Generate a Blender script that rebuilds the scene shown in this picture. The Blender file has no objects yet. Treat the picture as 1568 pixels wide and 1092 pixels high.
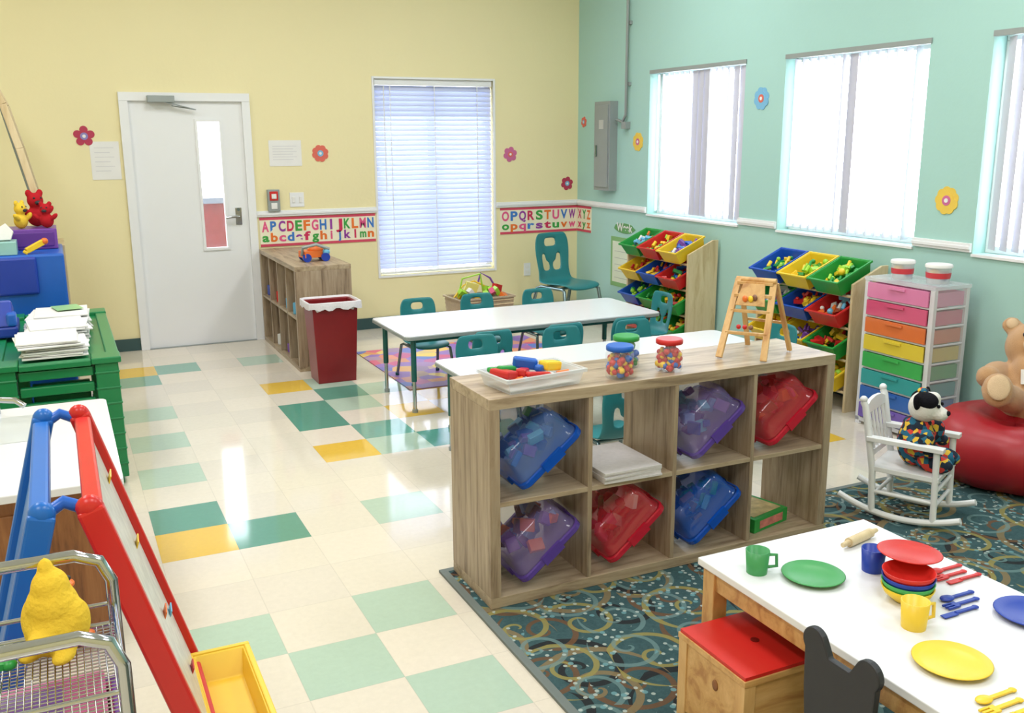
import bpy, bmesh, math, random
from mathutils import Matrix, Vector, Euler
random.seed(7)
YW, XT, XL, YF, CH = 8.144, 4.567, -2.2, -1.6, 3.5
T = .3048; GX, GY = .5484, 4.1352
COL = bpy.context.scene.collection
def lin(c):
    r=[]
    for v in c:
        v/=255.
        r.append(v/12.92 if v<=.04045 else ((v+.055)/1.055)**2.4)
    return (r[0],r[1],r[2],1)
# ---------------------------------------------------------------- materials
def newmat(name):
    m=bpy.data.materials.new(name); m.use_nodes=True; nt=m.node_tree; nt.nodes.clear()
    out=nt.nodes.new('ShaderNodeOutputMaterial'); p=nt.nodes.new('ShaderNodeBsdfPrincipled')
    nt.links.new(p.outputs[0],out.inputs[0]); return m,nt,p,out
def setin(nt,node,key,val):
    if isinstance(val,bpy.types.NodeSocket): nt.links.new(val,node.inputs[key])
    else: node.inputs[key].default_value=val
def mth(nt,op,a,b=0.0,clamp=False):
    n=nt.nodes.new('ShaderNodeMath'); n.operation=op; n.use_clamp=clamp
    setin(nt,n,0,a); setin(nt,n,1,b); return n.outputs[0]
def mixc(nt,f,a,b):
    n=nt.nodes.new('ShaderNodeMix'); n.data_type='RGBA'
    setin(nt,n,0,f); setin(nt,n,6,a); setin(nt,n,7,b); return n.outputs[2]
def mapping(nt,scale,coord='Object',loc=(0,0,0)):
    tc=nt.nodes.new('ShaderNodeTexCoord'); mp=nt.nodes.new('ShaderNodeMapping')
    nt.links.new(tc.outputs[coord],mp.inputs[0]); mp.inputs['Scale'].default_value=scale; mp.inputs['Location'].default_value=loc
    return mp.outputs[0]
def noise(nt,vec,scale=5,detail=3,rough=.5,dist=0):
    n=nt.nodes.new('ShaderNodeTexNoise'); nt.links.new(vec,n.inputs['Vector'])
    n.inputs['Scale'].default_value=scale;n.inputs['Detail'].default_value=detail;n.inputs['Roughness'].default_value=rough;n.inputs['Distortion'].default_value=dist
    return n.outputs[0]
def ramp(nt,f,stops):
    n=nt.nodes.new('ShaderNodeValToRGB'); nt.links.new(f,n.inputs[0]); e=n.color_ramp.elements
    while len(e)<len(stops): e.new(.5)
    for i,(p,c) in enumerate(stops): e[i].position=p; e[i].color=c
    return n.outputs[0]
def sc(c,k): return (min(c[0]*k,1),min(c[1]*k,1),min(c[2]*k,1),1)
def M_(name,c,rough=.45,metal=0,alpha=1,var=.06,nscale=8,bump=0,spec=.5,trans=0,sheen=0):
    m,nt,p,out=newmat(name); c=lin(c)
    v=noise(nt,mapping(nt,(1,1,1)),nscale,3)
    col=mixc(nt,v,sc(c,1-var),sc(c,1+var)); nt.links.new(col,p.inputs['Base Color'])
    p.inputs['Roughness'].default_value=rough; p.inputs['Metallic'].default_value=metal
    p.inputs['Alpha'].default_value=alpha; p.inputs['Specular IOR Level'].default_value=spec
    if trans: p.inputs['Transmission Weight'].default_value=trans
    if sheen: p.inputs['Sheen Weight'].default_value=sheen
    if bump:
        b=nt.nodes.new('ShaderNodeBump'); b.inputs['Strength'].default_value=bump; b.inputs['Distance'].default_value=.01
        nt.links.new(noise(nt,mapping(nt,(1,1,1)),nscale*12,4),b.inputs['Height']); nt.links.new(b.outputs[0],p.inputs['Normal'])
    return m
def wood(name,c1,c2,scale,rough=.45,c3=None):
    m,nt,p,out=newmat(name)
    v=mapping(nt,scale)
    n1=noise(nt,v,3.0,6,.62,.6)
    stops=[(.34,lin(c2)),(.48,lin(c1)),(.66,lin(c3 or c1))]
    c=ramp(nt,n1,stops)
    n2=noise(nt,mapping(nt,(scale[0]*6,scale[1]*6,scale[2]*4)),4,3)
    c=mixc(nt,mth(nt,'MULTIPLY',n2,.4),c,sc(lin(c2),.9))
    nt.links.new(c,p.inputs['Base Color']); p.inputs['Roughness'].default_value=rough
    return m
def tilemat(name,c,c2=None):
    m,nt,p,out=newmat(name); c=lin(c)
    g=nt.nodes.new('ShaderNodeNewGeometry'); s=nt.nodes.new('ShaderNodeSeparateXYZ'); nt.links.new(g.outputs['Position'],s.inputs[0])
    fs=[]
    for k,o in ((0,GX),(1,GY)):
        a=mth(nt,'DIVIDE',mth(nt,'SUBTRACT',s.outputs[k],o-50*T),T)
        f=mth(nt,'FRACT',a); e=mth(nt,'ABSOLUTE',mth(nt,'SUBTRACT',f,.5)); fs.append(mth(nt,'GREATER_THAN',e,.494))
    seam=mth(nt,'MAXIMUM',fs[0],fs[1])
    v=noise(nt,g.outputs['Position'],38,5,.7); v2=noise(nt,g.outputs['Position'],2.2,2)
    col=mixc(nt,v,sc(c,.88),sc(c,1.08)); col=mixc(nt,mth(nt,'MULTIPLY',v2,.25),col,sc(c,.88))
    col=mixc(nt,mth(nt,'MULTIPLY',seam,.3),col,sc(c,.6))
    nt.links.new(col,p.inputs['Base Color'])
    r=mth(nt,'ADD',mth(nt,'MULTIPLY',v2,.05),.055); nt.links.new(r,p.inputs['Roughness'])
    p.inputs['Specular IOR Level'].default_value=.7
    b=nt.nodes.new('ShaderNodeBump'); b.inputs['Strength'].default_value=.05; b.inputs['Distance'].default_value=.004
    nt.links.new(noise(nt,g.outputs['Position'],7,2),b.inputs['Height']); nt.links.new(b.outputs[0],p.inputs['Normal'])
    return m
def blindmat(name,c,t=.45):
    m,nt,p,out=newmat(name); p.inputs['Roughness'].default_value=.5
    v=noise(nt,mapping(nt,(1,1,1)),20,2)
    col=mixc(nt,v,sc(lin(c),.96),lin(c)); nt.links.new(col,p.inputs['Base Color'])
    tr=nt.nodes.new('ShaderNodeBsdfTranslucent'); nt.links.new(col,tr.inputs[0])
    mx=nt.nodes.new('ShaderNodeMixShader'); mx.inputs[0].default_value=t
    nt.links.new(p.outputs[0],mx.inputs[1]); nt.links.new(tr.outputs[0],mx.inputs[2]); nt.links.new(mx.outputs[0],out.inputs[0])
    return m
def rugmat():
    m,nt,p,out=newmat('rug_swirl'); p.inputs['Roughness'].default_value=.95; p.inputs['Specular IOR Level'].default_value=.1
    g=nt.nodes.new('ShaderNodeNewGeometry'); pos=g.outputs['Position']
    base=mixc(nt,noise(nt,pos,60,4,.7),lin((38,62,68)),lin((74,102,104)))
    def swirl(scale,k,arms,w,col,base,off,R=.5,str_=.85):
        ma=nt.nodes.new('ShaderNodeVectorMath'); ma.operation='ADD'; nt.links.new(pos,ma.inputs[0]); ma.inputs[1].default_value=(off,off*.7,0)
        fl=nt.nodes.new('ShaderNodeVectorMath'); fl.operation='MULTIPLY'; nt.links.new(ma.outputs[0],fl.inputs[0]); fl.inputs[1].default_value=(1,1,0)
        vo=nt.nodes.new('ShaderNodeTexVoronoi'); vo.voronoi_dimensions='2D'; vo.inputs['Scale'].default_value=scale; vo.inputs['Randomness'].default_value=.75
        nt.links.new(fl.outputs[0],vo.inputs['Vector'])
        d=nt.nodes.new('ShaderNodeVectorMath'); d.operation='SUBTRACT'; nt.links.new(fl.outputs[0],d.inputs[0]); nt.links.new(vo.outputs['Position'],d.inputs[1])
        s=nt.nodes.new('ShaderNodeSeparateXYZ'); nt.links.new(d.outputs[0],s.inputs[0])
        an=mth(nt,'ARCTAN2',s.outputs[1],s.outputs[0]); dist=vo.outputs['Distance']
        ph=mth(nt,'ADD',mth(nt,'MULTIPLY',an,arms),mth(nt,'MULTIPLY',mth(nt,'POWER',dist,.7),k))
        msk=mth(nt,'GREATER_THAN',mth(nt,'SINE',ph),w)
        msk=mth(nt,'MULTIPLY',msk,mth(nt,'LESS_THAN',dist,R))
        return mixc(nt,mth(nt,'MULTIPLY',msk,str_),base,col)
    c=swirl(2.4,17,-1,.82,lin((40,36,38)),base,9.7)
    c=swirl(2.9,19,1,.84,lin((104,76,54)),c,5.2,.5)
    c=swirl(2.3,20,1,.82,lin((126,110,80)),c,.0,.58)
    c=swirl(2.9,18,-1,.86,lin((140,132,78)),c,3.3,.55)
    c=swirl(3.6,18,1,.84,lin((104,132,132)),c,7.1,.5,.7)
    for scl,th,cc in ((24,.17,(170,182,176)),(14,.13,(106,150,156))):
        vo=nt.nodes.new('ShaderNodeTexVoronoi'); vo.voronoi_dimensions='2D'; vo.inputs['Scale'].default_value=scl; nt.links.new(pos,vo.inputs['Vector'])
        dot=mth(nt,'LESS_THAN',vo.outputs['Distance'],th)
        sel=mth(nt,'GREATER_THAN',noise(nt,pos,3.5,1),.5)
        c=mixc(nt,mth(nt,'MULTIPLY',mth(nt,'MULTIPLY',dot,sel),.8),c,lin(cc))
    nt.links.new(c,p.inputs['Base Color'])
    b=nt.nodes.new('ShaderNodeBump'); b.inputs['Strength'].default_value=.4; b.inputs['Distance'].default_value=.004
    nt.links.new(noise(nt,pos,220,2),b.inputs['Height']); nt.links.new(b.outputs[0],p.inputs['Normal'])
    return m
YEL=M_('yellow_paint',(234,224,178),.6,var=.015,nscale=3,bump=.08,spec=.3)
TEA=M_('teal_paint',(168,208,201),.6,var=.015,nscale=3,bump=.08,spec=.3)
WHP=M_('white_ceiling',(240,240,238),.8,var=.01)
WHT=M_('white_gloss_paint',(232,234,236),.35,var=.01)
WLAM=M_('white_laminate',(228,230,234),.14,var=.015,spec=.5)
BLK=M_('black_paint',(38,40,46),.5)
BASEB=M_('base_rubber',(52,82,84),.4)
GRY=M_('grey_metal',(150,158,158),.45,metal=.2)
DGRY=M_('grey_trim',(105,115,112),.6)
CHR=M_('chrome',(190,194,198),.12,metal=1,var=.02)
STEEL=M_('dark_steel',(120,140,142),.25,metal=.8)
SHELF_V=wood('greywood_vertical',(170,150,126),(124,104,84),(11,11,.8),.4,(190,172,148))
SHELF_H=wood('greywood_horizontal',(182,162,136),(140,120,98),(.9,9,9),.35,(202,184,158))
SHELF_Y=wood('greywood_lengthwise',(174,154,126),(132,112,88),(9,.9,9),.4,(194,176,148))
PINE=wood('pine',(214,172,112),(184,132,78),(5,5,1.2),.4,(226,190,132))
PINEH=wood('pine_horizontal',(208,164,102),(176,126,72),(1.2,6,6),.4,(224,184,124))
BIRCH=wood('birch',(218,198,158),(198,174,132),(6,6,1),.45,(228,210,174))
OAK=wood('oak_panel',(140,90,50),(100,60,32),(9,9,1),.45,(160,108,64))
TCH=M_('teal_plastic',(38,126,132),.35,var=.03)
TLEG=M_('teal_leg',(24,92,88),.35)
def P(n,c,r=.35,**k): return M_(n,c,r,**k)
RED=P('red_plastic',(200,36,36));BLU=P('blue_plastic',(24,94,192));GRN=P('green_plastic',(38,150,66));YLW=P('yellow_plastic',(240,200,44))
ORG=P('orange_plastic',(232,116,44));PUR=P('purple_plastic',(120,70,165));PNK=P('pink_plastic',(226,90,140));LBL=P('lightblue_plastic',(110,184,222))
DBL=P('deepblue_plastic',(28,60,165));DGR=P('cot_green',(24,128,76),.3);LME=P('lime_plastic',(160,215,60))
DRED=P('dark_red_bin',(132,26,34),.3);PAPER=M_('paper',(230,230,228),.8);LINER=M_('liner',(220,216,222),.4,bump=.3)
CLR=M_('clear_plastic',(235,240,245),.08,alpha=.13);CLW=M_('frosted_plastic',(232,236,240),.2,alpha=.45);TWR=M_('tower_white',(236,238,242),.25,alpha=.75)
def TP(n,c,a=.62): return M_(n,c,.1,alpha=a,var=.05)
def TT(n,c,a): return M_(n,c,.08,alpha=a,var=.15,nscale=5,spec=.9)
TBLU=TT('trans_blue',(96,140,214),.36);TPUR=TT('trans_purple',(140,124,186),.38);TBL2=TT('trans_blue2',(40,100,205),.5);TRE2=TT('trans_red2',(206,56,72),.5)
LPUR=TP('lid_purple',(100,72,170),.8);LBLU=TP('lid_blue',(16,84,196),.9);LRED=TP('lid_red',(206,34,58),.88)
GLASS=M_('window_glass',(240,248,250),.02,alpha=.08,spec=.6)
BEAR=M_('tan_plush',(200,156,112),.95,var=.12,nscale=30,bump=.6,spec=.1,sheen=.4)
BEARL=M_('light_plush',(222,192,156),.95,var=.1,nscale=30,bump=.6,spec=.1)
BAG=M_('red_vinyl',(160,24,36),.4,var=.05)
YPL=M_('yellow_plush',(236,198,66),.9,var=.08,bump=.4,spec=.1)
BLIND=blindmat('blind_white',(204,204,216),.06)
HBLIND=blindmat('blind_lavender',(206,214,244),.08)
TOYC=[RED,BLU,GRN,YLW,ORG,PNK,LBL,PUR]
# ---------------------------------------------------------------- mesh builder
class B:
    def __init__(s): s.bm=bmesh.new(); s.mats=[]; s.M=Matrix()
    def mi(s,m):
        if m not in s.mats: s.mats.append(m)
        return s.mats.index(m)
    def add(s,vs,fs,m,smooth=False):
        k=s.mi(m); bv=[s.bm.verts.new(s.M@Vector(v)) for v in vs]
        for f in fs:
            try:
                fa=s.bm.faces.new([bv[i] for i in f]); fa.material_index=k; fa.smooth=smooth
            except ValueError: pass
    def box(s,x0,x1,y0,y1,z0,z1,m):
        v=[(x0,y0,z0),(x1,y0,z0),(x1,y1,z0),(x0,y1,z0),(x0,y0,z1),(x1,y0,z1),(x1,y1,z1),(x0,y1,z1)]
        s.add(v,[(0,3,2,1),(4,5,6,7),(0,1,5,4),(1,2,6,5),(2,3,7,6),(3,0,4,7)],m)
    def boxc(s,c,sz,m,rot=(0,0,0)):
        o=s.M; s.M=o@Matrix.Translation(c)@Euler(rot).to_matrix().to_4x4()
        a,b,d=sz[0]/2,sz[1]/2,sz[2]/2; s.box(-a,a,-b,b,-d,d,m); s.M=o
    def bar(s,p1,p2,w,t,m,up=(0,0,1)):
        p1,p2=Vector(p1),Vector(p2); z=(p2-p1).normalized(); x=Vector(up).cross(z)
        if x.length<1e-4: x=Vector((1,0,0))
        x.normalize(); y=z.cross(x); h=[]
        for p in (p1,p2):
            for a,b in ((-1,-1),(1,-1),(1,1),(-1,1)): h.append(p+x*a*w/2+y*b*t/2)
        s.add(h,[(3,2,1,0),(4,5,6,7),(0,1,5,4),(1,2,6,5),(2,3,7,6),(3,0,4,7)],m)
    def tube(s,pts,r,m,n=10,rs=None,closed=False):
        pts=[Vector(p) for p in pts]; vs=[];N=len(pts); prev=None
        for i,p in enumerate(pts):
            a=pts[(i-1)%N] if (i>0 or closed) else p; b=pts[(i+1)%N] if (i<N-1 or closed) else p
            d=(b-a).normalized()
            if prev is None:
                x=d.orthogonal().normalized()
            else:
                x=prev-d*prev.dot(d); x=x.normalized() if x.length>1e-5 else d.orthogonal().normalized()
            prev=x; y=d.cross(x); rr=rs[i] if rs else r
            for k in range(n):
                t=2*math.pi*k/n; vs.append(p+x*math.cos(t)*rr+y*math.sin(t)*rr)
        fs=[]
        for i in range(N if closed else N-1):
            j=(i+1)%N
            for k in range(n): fs.append((i*n+k,i*n+(k+1)%n,j*n+(k+1)%n,j*n+k))
        s.add(vs,fs,m,True)
        if not closed:
            s.add(vs[:n],[tuple(range(n))[::-1]],m); s.add(vs[-n:],[tuple(range(n))],m)
    def cyl(s,p1,p2,r,m,r2=None,n=16): s.tube([p1,p2],r,m,n,[r,r if r2 is None else r2])
    def sph(s,c,r,m,rot=(0,0,0),seg=18,ring=12):
        if not isinstance(r,(tuple,list)): r=(r,r,r)
        o=s.M; s.M=o@Matrix.Translation(c)@Euler(rot).to_matrix().to_4x4()@Matrix.Diagonal((r[0],r[1],r[2],1))
        vs=[(0,0,1)];fs=[]
        for i in range(1,ring):
            p=math.pi*i/ring
            for k in range(seg):
                t=2*math.pi*k/seg; vs.append((math.sin(p)*math.cos(t),math.sin(p)*math.sin(t),math.cos(p)))
        vs.append((0,0,-1))
        for k in range(seg): fs.append((0,1+k,1+(k+1)%seg)); L=1+(ring-2)*seg; fs.append((len(vs)-1,L+(k+1)%seg,L+k))
        for i in range(ring-2):
            for k in range(seg): a=1+i*seg;fs.append((a+k,a+seg+k,a+seg+(k+1)%seg,a+(k+1)%seg))
        s.add(vs,fs,m,True); s.M=o
    def lathe(s,c,prof,m,n=28):
        vs=[];fs=[]
        for r,z in prof:
            for k in range(n): t=2*math.pi*k/n; vs.append((c[0]+r*math.cos(t),c[1]+r*math.sin(t),c[2]+z))
        for i in range(len(prof)-1):
            for k in range(n): fs.append((i*n+k,i*n+(k+1)%n,(i+1)*n+(k+1)%n,(i+1)*n+k))
        s.add(vs,fs,m,True)
        if prof[0][0]>1e-3: s.add(vs[:n],[tuple(range(n))[::-1]],m)
        if prof[-1][0]>1e-3: s.add(vs[-n:],[tuple(range(n))],m)
    def prism(s,poly,o,U,V,th,m):
        o,U,V=Vector(o),Vector(U),Vector(V); Nn=U.cross(V).normalized()*th; n=len(poly)
        vs=[o+U*a+V*b for a,b in poly]+[o+U*a+V*b+Nn for a,b in poly]
        s.add(vs,[tuple(range(n))[::-1],tuple(range(n,2*n))]+[(i,(i+1)%n,n+(i+1)%n,n+i) for i in range(n)],m)
    def opentub(s,L,W,H,m,t=.006,taper=.88,rim=.012,rimm=None):
        a,b=L/2,W/2;k=taper
        def ring(ax,by,z): return [(-ax,-by,z),(ax,-by,z),(ax,by,z),(-ax,by,z)]
        vs=ring(a*k,b*k,0)+ring(a,b,H)+ring(a-t,b-t,H)+ring(a*k-t,b*k-t,t)
        fs=[(3,2,1,0)]
        for i in range(4):
            j=(i+1)%4
            for q in (0,4,8): fs.append((q+i,q+j,q+4+j,q+4+i))
        fs.append((12,13,14,15)); s.add(vs,fs,m)
        if rim:
            rm=rimm or m
            for x0,x1,y0,y1 in ((-a-rim,a+rim,-b-rim,-b+.002),(-a-rim,a+rim,b-.002,b+rim),(-a-rim,-a+.002,-b+.002,b-.002),(a-.002,a+rim,-b+.002,b-.002)):
                s.box(x0,x1,y0,y1,H-.01,H+.004,rm)
    def done(s,name,bevel=0,parent=None,loc=None,mods=()):
        me=bpy.data.meshes.new(name); bmesh.ops.recalc_face_normals(s.bm,faces=s.bm.faces[:]) if bevel!=-1 else None
        s.bm.to_mesh(me); s.bm.free()
        for m in s.mats: me.materials.append(m)
        ob=bpy.data.objects.new(name,me); COL.objects.link(ob)
        if loc: ob.location=loc
        if bevel>0:
            bv=ob.modifiers.new('bevel','BEVEL'); bv.width=bevel; bv.segments=2; bv.limit_method='ANGLE'; bv.angle_limit=.7
        for f in mods: f(ob)
        if parent: ob.parent=parent
        return ob
def empty(name,loc=(0,0,0),rz=0,s=1,rx=0):
    e=bpy.data.objects.new(name,None); COL.objects.link(e); e.location=loc; e.rotation_euler=(rx,0,rz); e.scale=(s,s,s); e.empty_display_size=.1; return e
def inst(e,objs):
    for o in objs:
        c=bpy.data.objects.new(o.name.split('.')[0],o.data); COL.objects.link(c); c.parent=e
        for md in o.modifiers:
            n=c.modifiers.new(md.name,md.type)
            for a in ('width','segments','limit_method','angle_limit','thickness','offset','levels','render_levels'):
                if hasattr(md,a):
                    try: setattr(n,a,getattr(md,a))
                    except Exception: pass
def solid(t): 
    def f(o): m=o.modifiers.new('solid','SOLIDIFY'); m.thickness=t; m.offset=0
    return f
def subs(l):
    def f(o): m=o.modifiers.new('sub','SUBSURF'); m.levels=l; m.render_levels=l
    return f
def remesh(v):
    def f(o):
        m=o.modifiers.new('re','REMESH'); m.mode='VOXEL'; m.voxel_size=v; m.use_smooth_shade=True
        q=o.modifiers.new('sm','SMOOTH'); q.iterations=6; q.factor=.6
    return f
# ---------------------------------------------------------------- room shell
def wall(name,axis,pos,th,a0,a1,z0,z1,holes,mat):
    b=B(); A=sorted({a0,a1}|{h[0] for h in holes}|{h[1] for h in holes}); Z=sorted({z0,z1}|{h[2] for h in holes}|{h[3] for h in holes})
    solidc=lambda i,j:0<=i<len(A)-1 and 0<=j<len(Z)-1 and not any(h[0]<(A[i]+A[i+1])/2<h[1] and h[2]<(Z[j]+Z[j+1])/2<h[3] for h in holes)
    def pt(a,z,d): return (a,pos+d,z) if axis=='y' else (pos+d,a,z)
    for i in range(len(A)-1):
        for j in range(len(Z)-1):
            if not solidc(i,j): continue
            a,c,z,w=A[i],A[i+1],Z[j],Z[j+1]
            for d in (0,th): b.add([pt(a,z,d),pt(c,z,d),pt(c,w,d),pt(a,w,d)],[(0,1,2,3)],mat)
            if not solidc(i-1,j): b.add([pt(a,z,0),pt(a,w,0),pt(a,w,th),pt(a,z,th)],[(0,1,2,3)],mat)
            if not solidc(i+1,j): b.add([pt(c,z,0),pt(c,w,0),pt(c,w,th),pt(c,z,th)],[(0,1,2,3)],mat)
            if not solidc(i,j-1): b.add([pt(a,z,0),pt(c,z,0),pt(c,z,th),pt(a,z,th)],[(0,1,2,3)],mat)
            if not solidc(i,j+1): b.add([pt(a,w,0),pt(c,w,0),pt(c,w,th),pt(a,w,th)],[(0,1,2,3)],mat)
    bmesh.ops.remove_doubles(b.bm,verts=b.bm.verts[:],dist=1e-5)
    return b.done(name)
DX0,DX1,DZ=.575,1.445,1.975
WX0,WX1,WZ0,WZ1=2.56,3.68,.47,2.17
TZ0,TZ1=1.03,2.2
TW=[(5.70,6.93),(4.08,5.28),(2.42,3.67)]
wall('wall_back','y',YW,.16,XL-.16,XT+.16,0,CH,[(DX0,DX1,0,DZ),(WX0,WX1,WZ0,WZ1)],YEL)
wall('wall_right','x',XT,.16,YF,YW,0,CH,[(a,b,TZ0,TZ1) for a,b in TW],TEA)
wall('wall_left','x',XL-.16,.16,YF,YW,0,CH,[],YEL)
wall('wall_front','y',YF-.16,.16,XL-.16,XT+.16,0,CH,[],YEL)
b=B(); b.box(XL-.16,XT+.16,YF-.16,YW+.16,CH,CH+.1,WHP); b.done('ceiling')
CR=[tilemat('vct_cream_a',(224,216,200)),tilemat('vct_cream_b',(221,213,199)),tilemat('vct_cream_c',(228,219,203))]
LG=tilemat('vct_pale_green',(178,202,184)); DG=tilemat('vct_green',(84,150,132)); YT=tilemat('vct_yellow',(228,188,74)); DG2=tilemat('vct_green_mid',(112,168,152))
cells={(-1,-1):YT,(-1,0):DG,(0,-1):DG,(2,7):YT,(2,2):YT,(4,4):YT,(-1,10):YT,(2,4):DG,(2,5):DG,(3,3):DG2,(3,6):DG,(0,10):DG2,(4,2):DG,(-1,6):LG,(-1,4):LG,(-1,2):LG,(2,-1):LG,(-1,9):DG2,(2,10):LG,(1,-4):LG,(-1,-4):LG,(0,-5):LG,(1,-6):LG,(3,2):LG,(10,-1):YT,(3,5):LG,(3,7):LG,(5,5):YT,(5,2):DG,(4,6):LG,(6,4):DG,(10,1):DG,(8,0):LG,(-3,-2):LG,(-3,1):DG,(-4,4):YT}
b=B()
for i in range(-9,14):
    for j in range(-19,14):
        x0,x1=max(GX+i*T,XL),min(GX+i*T+T,XT); y0,y1=max(GY+j*T,YF),min(GY+j*T+T,YW)
        if x1<=x0 or y1<=y0: continue
        m=cells.get((i,j)) or random.choice(CR)
        b.add([(x0,y0,0),(x1,y0,0),(x1,y1,0),(x0,y1,0)],[(0,1,2,3)],m)
b.done('floor',bevel=-1)
b=B(); b.box(1.25,4.55,-1.4,3.235,0.0005,.010,rugmat()); b.box(1.22,1.2495,-1.4,3.235,0.0005,.011,DGRY); b.box(1.22,4.55,3.2355,3.262,0.0005,.011,DGRY); b.done('rug')
b=B()
for x0,x1 in ((XL,.5145),(1.505,XT)): b.box(x0,x1,YW-.012,YW+.01,0.001,.10,BASEB)
b.done('baseboard_back')
b=B(); b.box(XT-.012,XT+.01,YF,YW-.012,0.001,.10,BASEB); b.done('baseboard_right')
b=B()
for x0,x1 in ((1.505,WX0-.02),(WX1+.02,XT)):
    b.box(x0,x1,YW-.018,YW+.01,1.035,1.085,WHT); b.box(x0,x1,YW-.026,YW-.0181,1.05,1.07,WHT)
b.done('trim_1',.003)
b=B()
ys=[YF]+[v for w in reversed(TW) for v in (w[0]-.005,w[1]+.005)]+[YW-.026]
for k in range(0,len(ys),2):
    b.box(XT-.018,XT+.01,ys[k],ys[k+1],1.035,1.085,WHT); b.box(XT-.026,XT-.0181,ys[k],ys[k+1],1.05,1.07,WHT)
b.done('trim_2',.003)
# ---------------------------------------------------------------- door
e=empty('door_1')
b=B()
for x0,x1,z0,z1 in ((.515,.58,0.001,1.965),(1.44,1.503,0.001,1.965),(.515,1.503,1.966,2.03)): b.box(x0,x1,YW-.03,YW+.155,z0,z1,WHT)
b.box(.5805,1.4395,YW-.03,YW+.155,.0004,.0045,GRY)
b.done('door_frame',0,e)
b=B(); gx0,gx1,gz0,gz1=1.085,1.255,.80,1.81; y0,y1=YW+.0,YW+.045
b.box(.5805,gx0,y0,y1,.005,1.9655,WHT); b.box(gx1,1.4395,y0,y1,.005,1.9655,WHT); b.box(gx0,gx1,y0,y1,.005,gz0,WHT); b.box(gx0,gx1,y0,y1,gz1,1.9655,WHT)
for x0,x1,z0,z1 in ((gx0-.02,gx0,gz0-.02,gz1+.02),(gx1,gx1+.02,gz0-.02,gz1+.02),(gx0,gx1,gz0-.02,gz0),(gx0,gx1,gz1,gz1+.02)): b.box(x0,x1,y0-.012,y0,z0,z1,WHT)
b.done('door_leaf',.0,e)
b=B(); b.box(gx0,gx1,y0+.018,y0+.024,gz0,gz1,GLASS); b.done('door_glass',0,e)
b=B(); b.box(1.335,1.385,y0-.008,y0,.98,1.12,CHR); b.cyl((1.36,y0-.008,1.05),(1.36,y0-.06,1.05),.014,CHR); b.tube([(1.36,y0-.055,1.05),(1.30,y0-.06,1.05),(1.25,y0-.055,1.045)],.011,CHR); b.cyl((1.36,y0-.01,1.105),(1.36,y0-.02,1.105),.012,STEEL)
b.done('door_handle',.002,e)
b=B(); b.box(.72,.92,y0-.09,y0-.01,1.955,2.005,GRY); b.bar((.86,y0-.07,1.955),(1.08,y0-.05,1.90),.02,.008,GRY); b.bar((1.08,y0-.05,1.90),(.9,y0-.03,1.93),.02,.008,GRY); b.done('door_closer',.003,e)
# ---------------------------------------------------------------- windows
def hblind_window():
    e=empty('window_1'); b=B(); q=.0015
    for x0,x1,z0,z1 in ((WX0+q,WX0+.04,WZ0+.041,WZ1-.041),(WX1-.04,WX1-q,WZ0+.041,WZ1-.041),(WX0+q,WX1-q,WZ0+q,WZ0+.04),(WX0+q,WX1-q,WZ1-.04,WZ1-q),((WX0+WX1)/2-.025,(WX0+WX1)/2+.025,WZ0+.041,WZ1-.041)):
        b.box(x0,x1,YW+.10,YW+.15,z0,z1,WHT)
    for x0,x1,z0,z1 in ((WX0-.018,WX0,WZ0-.018,WZ1+.018),(WX1,WX1+.018,WZ0-.018,WZ1+.018),(WX0+q,WX1-q,WZ0-.018,WZ0),(WX0+q,WX1-q,WZ1,WZ1+.018)):
        b.box(x0,x1,YW-.010,YW+.004,z0,z1,WHT)
    b.done('window_frame',0,e)
    b=B(); b.box(WX0+.04,WX1-.04,YW+.122,YW+.127,WZ0+.04,WZ1-.04,GLASS); b.done('window_glass',0,e)
    b=B(); b.box(WX0+.01,WX1-.01,YW+.01,YW+.07,WZ1-.05,WZ1-.002,WHT); z=WZ1-.075
    while z>WZ0+.04:
        b.boxc((.5*(WX0+WX1),YW+.045,z),(WX1-WX0-.012,.05,.002),HBLIND,(math.radians(66 if z>WZ1-.3 else 53),0,0)); z-=.043
    b.box(WX0+.02,WX1-.02,YW+.025,YW+.06,WZ0+.012,WZ0+.03,WHT)
    for x in (WX0+.15,(WX0+WX1)/2,WX1-.15): b.box(x-.004,x+.004,YW+.015,YW+.018,WZ0+.03,WZ1-.05,WHT)
    b.cyl((WX0+.09,YW+.008,WZ1-.06),(WX0+.09,YW+.008,1.2),.005,WHT,n=6)
    b.done('horizontal_blind',0,e)
hblind_window()
def vblind_window(k,ya,yb,split):
    e=empty('window_%d'%k); b=B(); x=XT; q=.0015
    for y0,y1,z0,z1 in ((ya+q,ya+.04,TZ0+.041,TZ1-.041),(yb-.04,yb-q,TZ0+.041,TZ1-.041),(ya+q,yb-q,TZ0+q,TZ0+.04),(ya+q,yb-q,TZ1-.04,TZ1-q),((ya+yb)/2-.025,(ya+yb)/2+.025,TZ0+.041,TZ1-.041)):
        b.box(x+.10,x+.15,y0,y1,z0,z1,WHT)
    b.box(x-.012,x+.004,ya,yb,TZ0-.016,TZ0-.001,WHT)
    b.done('window_frame',0,e)
    b=B(); b.box(x+.122,x+.127,ya+.04,yb-.04,TZ0+.04,TZ1-.04,GLASS); b.done('window_glass',0,e)
    b=B(); b.box(x-.008,x+.03,ya-.01,yb+.0,TZ1-.022,TZ1+.008,GRY)
    y=yb-.10
    while y>ya+.03:
        f=(yb-y)/(yb-ya); ang=split(f)
        b.boxc((x+.02,y,(TZ0+TZ1)/2-.0),(.002,.088,TZ1-TZ0-.06),BLIND,(0,0,math.radians(ang))); y-=.072
    b.done('vertical_blind',0,e)
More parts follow.
